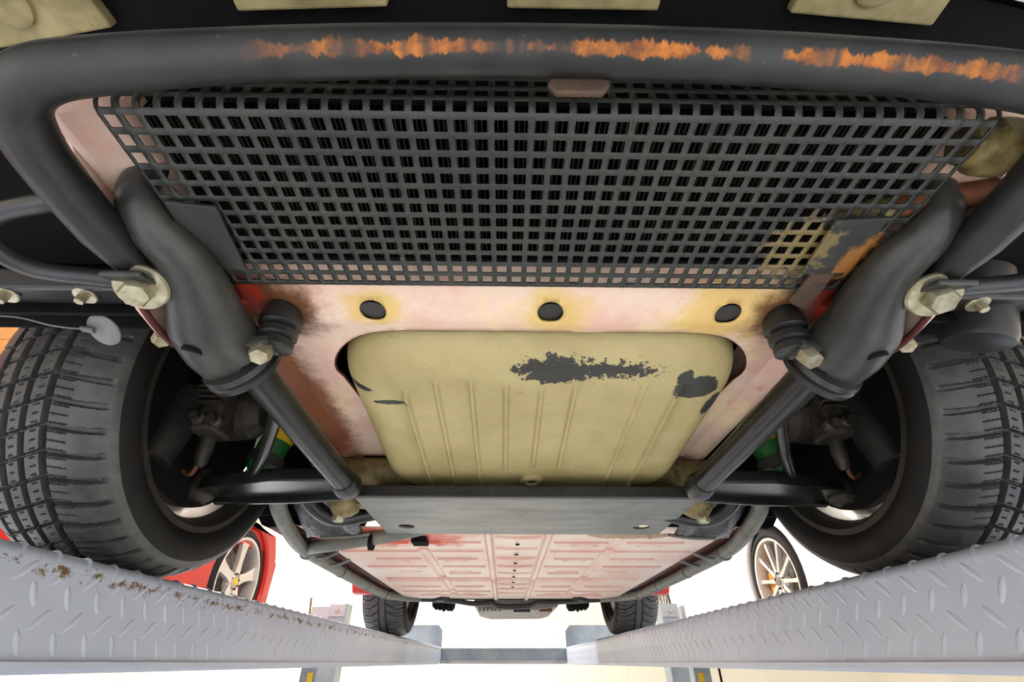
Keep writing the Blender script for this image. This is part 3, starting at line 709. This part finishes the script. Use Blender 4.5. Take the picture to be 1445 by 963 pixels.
    ear = MB().lathe([(.014, -.012), (.021, -.009), (.021, .0), (.018, .003), (.023, .006), (.023, .014), (.018, .018), (.025, .022), (.025, .03), (.02, .05)], (X(s, .315), .455, .318), (0, -.1, 1), 24).build('mount_bushing', M['blackpaint'], mt)
    MB().box((X(s, .335), .452, .308), (.05, .03, .014), .2 * s).build('mount_ear', M['cast'], mt, 0, .004)
    b = inst('bolt', bolt_mesh('bolt', .0125, .016), mt, (X(s, .322), .447, .301), (PI - .4, 0, .4)); b.data.materials.append(M['zinc'])
    b = inst('bolt', bolt_mesh('bolt', .0095, .010), mt, (X(s, .428), .425, .303), (PI - .2, .6 * s, .2)); b.data.materials.append(M['zinc'])
    # big bolt holding the bar, with its washer
    w1 = inst('washer', washer_mesh('washer', .0245, .006), mt, (X(s, .399), .345, .3075), (PI - .35, .22 * s, 0)); w1.data.materials.append(M['zinc'])
    b = inst('bolt', bolt_mesh('bolt', .0145, .013), mt, (X(s, .400), .3435, .302), (PI - .35, .22 * s, .2)); b.data.materials.append(M['zinc'])
    # tie-down hook
    hk = MB().tube([(X(s, .40), .352, .318), (X(s, .45), .347, .32), (X(s, .505), .338, .322), (X(s, .528), .318, .326), (X(s, .525), .293, .332), (X(s, .495), .277, .336), (X(s, .445), .267, .338), (X(s, .415), .266, .345)], .0092, 14, 6).build('tie_down_hook', M['rustpipe'] if False else M['blackpaint'], car)
    # lateral bumper strut with two bolts
    bs_ = MB().box((X(s, .65), .412, .366), (.46, .042, .028), 0, .25).build('bumper_strut', M['blackpaint'], car, 0, .004)
    MB().box((X(s, .65), .440, .366), (.46, .006, .04)).build('strut_flange', M['black'], bs_, 0)
    for hh in (.525, .615):
        q = inst('washer', washer_mesh('washer', .0125, .003), bs_, (X(s, hh), .408, .350), (PI - .1, 0, 0)); q.data.materials.append(M['zinc'])
        q = inst('bolt', bolt_mesh('bolt', .0058, .011), bs_, (X(s, hh), .407, .348), (PI - .1, 0, 0)); q.data.materials.append(M['zinc'])
# dark canister on the right, rusty pipe and brass union
cn = MB().lathe([(.02, -.052), (.034, -.048), (.037, -.04), (.037, .05), (.02, .06)], (.60, .442, .37), (.25, -.3, .9), 28).build('canister', M['blackpaint'], car)
rp_ = MB().tube([(.36, .30, .376), (.42, .275, .368), (.50, .255, .366), (.62, .23, .37)], .0125, 12, 5).build('oil_pipe', M['rustpipe'], car)
MB().tube([(.335, .315, .385), (.352, .305, .38), (.385, .29, .37)], .0155, 12, 3).build('pipe_union', M['brass'], rp_)
un = MB().lathe([(.010, -.03), (.016, -.028), (.018, -.012), (.024, -.01), (.025, .008), (.018, .012), (.019, .03), (.015, .04), (.015, .1)], (.425, .222, .37), (1, .05, .02), 20).build('hose_union', M['brass'], car)
MB().box((.345, .322, .350), (.05, .075, .004), -.08).build('guard_bracket', M['guard'], car, 0, .001)
MB().box((X(-1, .335), .318, .349), (.045, .085, .004), .12).build('guard_bracket', M['guard'], car, 0, .001)
MB().prism([(.30, .36), (.325, .36), (.33, .425), (.30, .41)], lambda a, b, t: (CX + a, b, t), .3495, .352).build('rusty_tab', M['rustgrey'], car, 0)

# perforated guard ----------------------------------------------------------
def guard():
    nc, pitch = 44, .36 * 2 / 44
    gx = []
    for c in range(nc):
        x0 = -.36 + c * pitch
        gx += [x0 + pitch * .17, x0 + pitch * .83]
    gx = [-.36] + gx + [.36]
    yf, yr, Rb, zg = .185, .393, .010, .355
    rows_back = 2; up_rows = 4
    arc = Rb * PI / 2
    total = (yr - yf) + up_rows * pitch + arc + .016
    nr = int(total / pitch); gt = []
    for r_ in range(nr):
        t0 = r_ * pitch; gt += [t0 + pitch * .17, t0 + pitch * .39, t0 + pitch * .61, t0 + pitch * .83]
    gt = [0] + gt + [nr * pitch]
    flat_end = yr - yf
    def pos(x, t):
        # t runs from the rear edge, forward, and then up the front
        tr = t - .012
        if tr < 0: return (CX + x, yr - tr * .35 - 0, zg - tr * .94 * 1)          # short lip turned up at the rear
        if tr < flat_end - Rb: return (CX + x, yr - tr, zg)
        q = tr - (flat_end - Rb)
        if q < arc: a = q / Rb; return (CX + x, yf + Rb - Rb * math.sin(a), zg + Rb - Rb * math.cos(a))
        return (CX + x, yf, zg + Rb + q - arc)
    m = MB(); idx = {}
    vs = [pos(x, t) for t in gt for x in gx]; n = len(gx); fs = []
    for j in range(len(gt) - 1):
        for i in range(n - 1):
            hx = (i % 2 == 1); hy = (j % 4 != 0)
            if hx and hy: continue
            fs.append((j * n + i, j * n + i + 1, (j + 1) * n + i + 1, (j + 1) * n + i))
    m.add(vs, fs)
    o = m.build('mesh_guard', M['guard'], car, 40); solid(o, .0016, 0)
    o['label'] = 'dark grey sheet guard punched with square holes'
    return o
guard()
rc = MB().box((CX, .285, .425), (.716, .17, .03)).build('radiator', M['black'], car, 0)
rc['label'] = 'black radiator core above the punched guard'
m = MB()
for k in range(150): m.box((CX - .345 + k * .69 / 149, .287, .392), (.0007, .165, .03))
m.build('radiator_fins', M['fin'], rc, 0)['kind'] = 'stuff'
MB().box((CX, .374, .40), (.70, .012, .05)).build('radiator_end_bar', M['black'], rc, 0)
for y in (.2, .24, .28, .32, .36): MB().box((CX, y, .398), (.66, .006, .014)).build('cooling_tube', M['black'], rc, 0)

# tubular bar ---------------------------------------------------------------
half = [(.405, .372, .319), (.405, .335, .321), (.408, .29, .325), (.410, .24, .33), (.409, .205, .335), (.400, .178, .341), (.375, .163, .347), (.33, .158, .353), (.25, .155, .362), (.13, .152, .368)]
rad = [.010, .013, .0195, .02, .02, .02, .0196, .019, .0182, .0178]
path = [(X(-1, h), y, z) for h, y, z in half] + [(CX, .151, .37)] + [(X(1, h), y, z) for h, y, z in half[::-1]]
rr = rad + [.0176] + rad[::-1]
br = MB().tube(path, rr, 28, 8).build('front_bar', M['bar'], car); br['label'] = 'scraped black tubular front bar with rust streaks'
for s in (-1, 1): MB().box((X(s, .402), .352, .313), (.04, .07, .006), 0, .35).build('bar_end_tab', M['cast'], br, 0, .002)
MB().prism([(-.024, .0), (-.018, -.008), (.018, -.008), (.024, 0), (.02, .010), (-.02, .010)], lambda a, b, t: (CX + .018 + a, .166 - b * .3 + t * .5, .354 + b + t * .3), 0, .012).build('bar_bracket', M['rustgrey'], br, 0, .002)

# bumper --------------------------------------------------------------------
def arc_bar(name, mtl, y_off, z0, z1, depth, h1=.8, par=car, x0=-1):
    n = 40; m = MB(); vs = []; fs = []
    for i in range(n + 1):
        h = -h1 + 2 * h1 * i / n; y = .118 + y_off + .22 * abs(h) ** 2.2
        vs += [(CX + h, y, z0), (CX + h, y + depth, z0), (CX + h, y + depth, z1), (CX + h, y, z1)]
        if i:
            o = 4 * i
            fs += [(o - 4 + k, o - 4 + (k + 1) % 4, o + (k + 1) % 4, o + k) for k in range(4)]
    fs += [(3, 2, 1, 0), tuple(4 * n + k for k in range(4))]
    return m.add(vs, fs).build(name, mtl, par, 30)
arc_bar('bumper_beam', M['black'], .0, .462, .54, .10)
arc_bar('bumper_shade_shell', M['black'], -.24, .475, .64, .24)  # unseen forward part of the bumper, added to shade the bar below
arc_bar('bumper_trim', M['chrome'], -.03, .44, .56, .022)
for x, y, a in ((-.415, .172, -.16), (-.168, .145, -.04), (.062, .142, 0), (.305, .146, .06)):
    pd = MB().box((x, y - .035, .456), (.128, .088, .012), a).build('bumper_pad', M['olive'], car, 0, .002)
    MB().lathe([(.021, .0), (.021, -.004), (.0185, -.006), (.004, -.006)], (x - .005, y - .022, .45), (0, 0, 1), 24).build('pad_stud', M['olive'], pd)

# rear end: stabiliser, gearbox, joints ---------------------------------------
MB().tube([(X(-1, .5), 2.72, .272), (X(-1, .3), 2.70, .262), (X(-1, .2), 2.70, .25), (X(-1, .1), 2.70, .254), (X(-1, .06), 2.70, .238), (X(1, .08), 2.70, .238), (X(1, .14), 2.70, .254), (X(1, .25), 2.70, .258), (X(1, .5), 2.72, .272)], .012, 12, 6).build('stabiliser_bar', M['tubeblack'], car)
MB().box((CX, 2.80, .34), (1.1, .1, .12)).build('rear_crossmember', M['black'], car, 0, .01)
gb = MB().prism([(-.2, .25), (-.12, .232), (.2, .236), (.26, .25), (.26, .4), (-.2, .4)], lambda a, b, t: (CX + a, t, b), 2.85, 3.5).build('gearbox', M['alu'], car, 30, .01)
MB().box((CX + .06, 2.86, .234), (.09, .06, .024)).build('gearbox_foot', M['blackpaint'], gb, 0, .003)
for k in range(6): MB().box((CX - .17 + k * .022, 2.9, .24), (.008, .1, .026)).build('gearbox_fin', M['alu'], gb, 0, .002)
MB().box((CX + .19, 2.88, .243), (.07, .05, .03)).build('gearbox_cover', M['rustpipe'], gb, 0, .006)
for s in (-1, 1):
    j = MB().lathe([(.03, -.06), (.045, -.05), (.045, -.02), (.038, -.015), (.05, 0), (.038, .01), (.044, .02), (.036, .03), (.042, .04), (.025, .06)], (X(s, .36), 2.82, .27), (s, 0, 0), 20).build('drive_joint', M['black'], car)
    MB().tube([(X(s, .26), 2.82, .28), (X(s, .57), 2.95, .30)], .018, 12, 1).build('drive_shaft', M['alu'], car)
    MB().tube([(X(s, .33), 2.62, .275), (X(s, .50), 2.9, .30)], .024, 12, 1).build('trailing_arm', M['blackpaint'], car)

# round disc wired under the strut --------------------------------------------
dt_ = thing('metal_disc', 'small round grey metal disc hanging on a wire above the left front tyre', 'disc', (-.512, .475, .352))
MB().lathe([(.0215, -.001), (.0215, .001), (.018, .0022), (.002, .0022)], (-.512, .472, .346), (-.1, -.45, -.85), 36).build('disc', M['disc'], dt_)
MB().box((-.530, .469, .344), (.014, .010, .004), .3).build('disc_clip', M['disc'], dt_, 0, .001)
MB().tube([(-.533, .468, .344), (-.57, .464, .346), (-.62, .461, .357), (-.68, .459, .358), (-.76, .462, .36)], .0012, 6, 5).build('wire', M['disc'], dt_)

# ---------------------------------------------------------------- neighbours
def side_car(name, label, s, xs, wy, wz, R, rimr, paint, y0, y1, wb_dir, spokes, style):
    """car on the neighbouring lift; xs = x of the wheel face, body beyond it"""
    c = thing(name, label, 'car', (xs + s * .9, (y0 + y1) / 2, ZR))
    f = lambda a, b, t: (xs + s * t, a, b)
    ys = [wy, wy + wb_dir * 2.6]
    ys.sort()
    pts = [(y0, .42), (y0 + .03, .30)]
    for cy in ys:
        pts += [(cy + (R + .028) * math.cos(q), wz + (R + .028) * math.sin(q)) for q in np.linspace(PI + .42, -.42, 24)]
    zt = .82 if style == 'broad' else .98
    pts += [(y1 - .03, .30), (y1, .45), (y1 - .02, zt - .14), (y1 - .12, zt), (y0 + .5, zt - .02), (y0 + .12, zt - .14), (y0 + .02, zt - .22)]
    MB().prism(pts, f, .0, .05).build('body_side', paint, c, 30, .02, 3)
    inn = [(y0 + .1, .33), (y1 - .1, .33), (y1 - .12, zt - .05), (y0 + .12, zt - .2)]
    MB().prism(inn, f, .32, 1.5).build('body_core', M['black'], c, 0)
    MB().prism([(y0 + 1.25, zt - .03), (y1 - .3, zt - .03), (y1 - 1.0, zt + .36), (y0 + 1.95, zt + .36)], f, .12, 1.70).build('cabin', M['darkglass'], c, 30, .05, 3)
    MB().prism([(y0 + .05, zt - .16), (y1 - .03, zt - .14), (y1 - .1, zt), (y0 + .5, zt - .02)], f, .03, 1.8).build('bonnet', paint, c, 30, .02)
    for yy in (y0, y1):                                          # bumpers wrap round the ends
        d = 1 if yy == y0 else -1
        MB().prism([(.02, 0), (.0, .10), (.3, .16), (1.5, .16), (1.82, .10), (1.8, 0), (1.5, -.1), (.3, -.1)], lambda a, b, t: (xs + s * a, yy + d * (.06 - b * .9), t), .3, zt - .16).build('bumper', paint, c, 30, .03, 3)
    MB().prism([(ys[0] + R + .08, .26), (ys[1] - R - .08, .26), (ys[1] - R - .08, .36), (ys[0] + R + .08, .36)], f, .01, .25).build('sill', paint, c, 0, .015)
    for cy in ys:
        hp = .02
        ty = MB().lathe([(rimr, .0), (rimr + .02, -.012), (R - .025, -.008), (R - .004, .012), (R, .04), (R, .19), (R - .02, .225), (rimr, .23)], (xs + s * hp, cy, wz), (s, 0, 0), 64, False).build('tyre', M['rubber_shade'], c)
        rm = MB().lathe([(rimr + .004, -.006), (rimr - .012, -.004), (rimr - .02, .03), (rimr - .03, .15), (rimr, .22)], (xs + s * hp, cy, wz), (s, 0, 0), 64, False).build('wheel_rim', M['rimsilver'], ty)
        MB().lathe([(.05, .12), (rimr - .06, .12), (rimr - .06, .14), (.05, .14)], (xs + s * hp, cy, wz), (s, 0, 0), 48).build('brake_disc', M['alu'], ty)
        MB().prism([(-.085, -.10), (-.20, -.075), (-.21, 0), (-.20, .075), (-.085, .10), (-.11, 0)], lambda a, b, t: (xs + s * (hp + t), cy - a * (1 if s < 0 else 1), wz + b), .055, .11).build('brake_caliper', M['orange'] if style == 'thin' else M['darkred'], ty, 0, .008)
        hb = MB().lathe([(.004, .012), (.03, .012), (.034, .02), (.07, .035), (.072, .06)], (xs + s * hp, cy, wz), (s, 0, 0), 32).build('wheel_hub', M['rimsilver'], ty)
        MB().lathe([(.003, .004), (.024, .006), (.026, .014)], (xs + s * hp, cy, wz), (s, 0, 0), 24).build('hub_badge', M['yellow'] if style == 'broad' else M['alu'], hb)
        for k in range(5):
            a = 2 * PI * k / 5 + .3
            MB().lathe([(.007, .012), (.007, .03)], (xs + s * hp, cy + .05 * math.cos(a), wz + .05 * math.sin(a)), (s, 0, 0), 8).build('wheel_nut', M['black'], hb)
        for k in range(spokes):
            a = 2 * PI * k / spokes + (.33 if style == 'broad' else .1)
            ca, sa = math.cos(a), math.sin(a)
            prof = ((.05, .034), (.12, .026), (.2, .034), (rimr - .008, .05)) if style == 'broad' else ((.05, .015), (.14, .011), (rimr - .008, .014))
            poly = [(p * ca - q * w_ * sa, p * sa + q * w_ * ca) for q, seq in ((1, prof), (-1, prof[::-1])) for p, w_ in seq]
            MB().prism(poly, lambda aa, bb, t: (xs + s * (hp + t), cy + aa, wz + bb), .012, .045).build('spoke', M['rimsilver'], ty, 0, .004)
    return c
side_car('red_car', 'red car on the left lift with broad five-spoke silver wheels and yellow hub badges', -1, -1.80, 3.50, .45, .335, .275, M['red'], .2, 3.97, -1, 5, 'broad')
side_car('white_car', 'white car on the right lift with thin ten-spoke silver wheels and orange brake calipers', 1, 1.80, 3.38, .445, .33, .262, M['white'], 2.45, 6.9, 1, 10, 'thin')
for s, nm in ((-1, 'red'), (1, 'white')):
    lf = thing('neighbour_lift', 'grey lift standing under the %s car' % nm, 'lift', (s * 2.7, 3, FLOOR), 'neighbouring lifts')
    for x in (1.86, 3.2):
        MB().box((s * (x + .2), 3.4, ZR - .06), (.46, 7.2, .12)).build('ramp', M['lift'], lf, 0, .006)
    for y in (.0, 5.3) if s < 0 else (5.15,):
        if y < 1: continue
        MB().box((s * 1.86, y + .2, (FLOOR + .47) / 2), (.16, .2, .47 - FLOOR)).build('column', M['steelbeam'], lf, 0, .006)
        MB().box((s * 1.86, y + .09, .42), (.2, .012, .1)).build('column_cap', M['lift'], lf, 0, .003)
        MB().tube([(s * 1.99, y + .09, .55), (s * 1.97, y + .09, .35), (s * 1.99, y + .09, .30)], .012, 8, 3).build('latch_rod', M['brass'], lf)
        MB().box((s * 1.84, y + .094, -.35), (.05, .006, .55)).build('warning_strip', M['yellow'], lf, 0)
for s, nm in ((1, 'right'),):
    tag(MB().tube([(2.16, 5.6, .1), (2.16, 5.6, FLOOR + .002)], .012, 8, 1).build('hanging_cable', M['black']), 'thin black cable hanging beside the yellow marked column', 'cable')
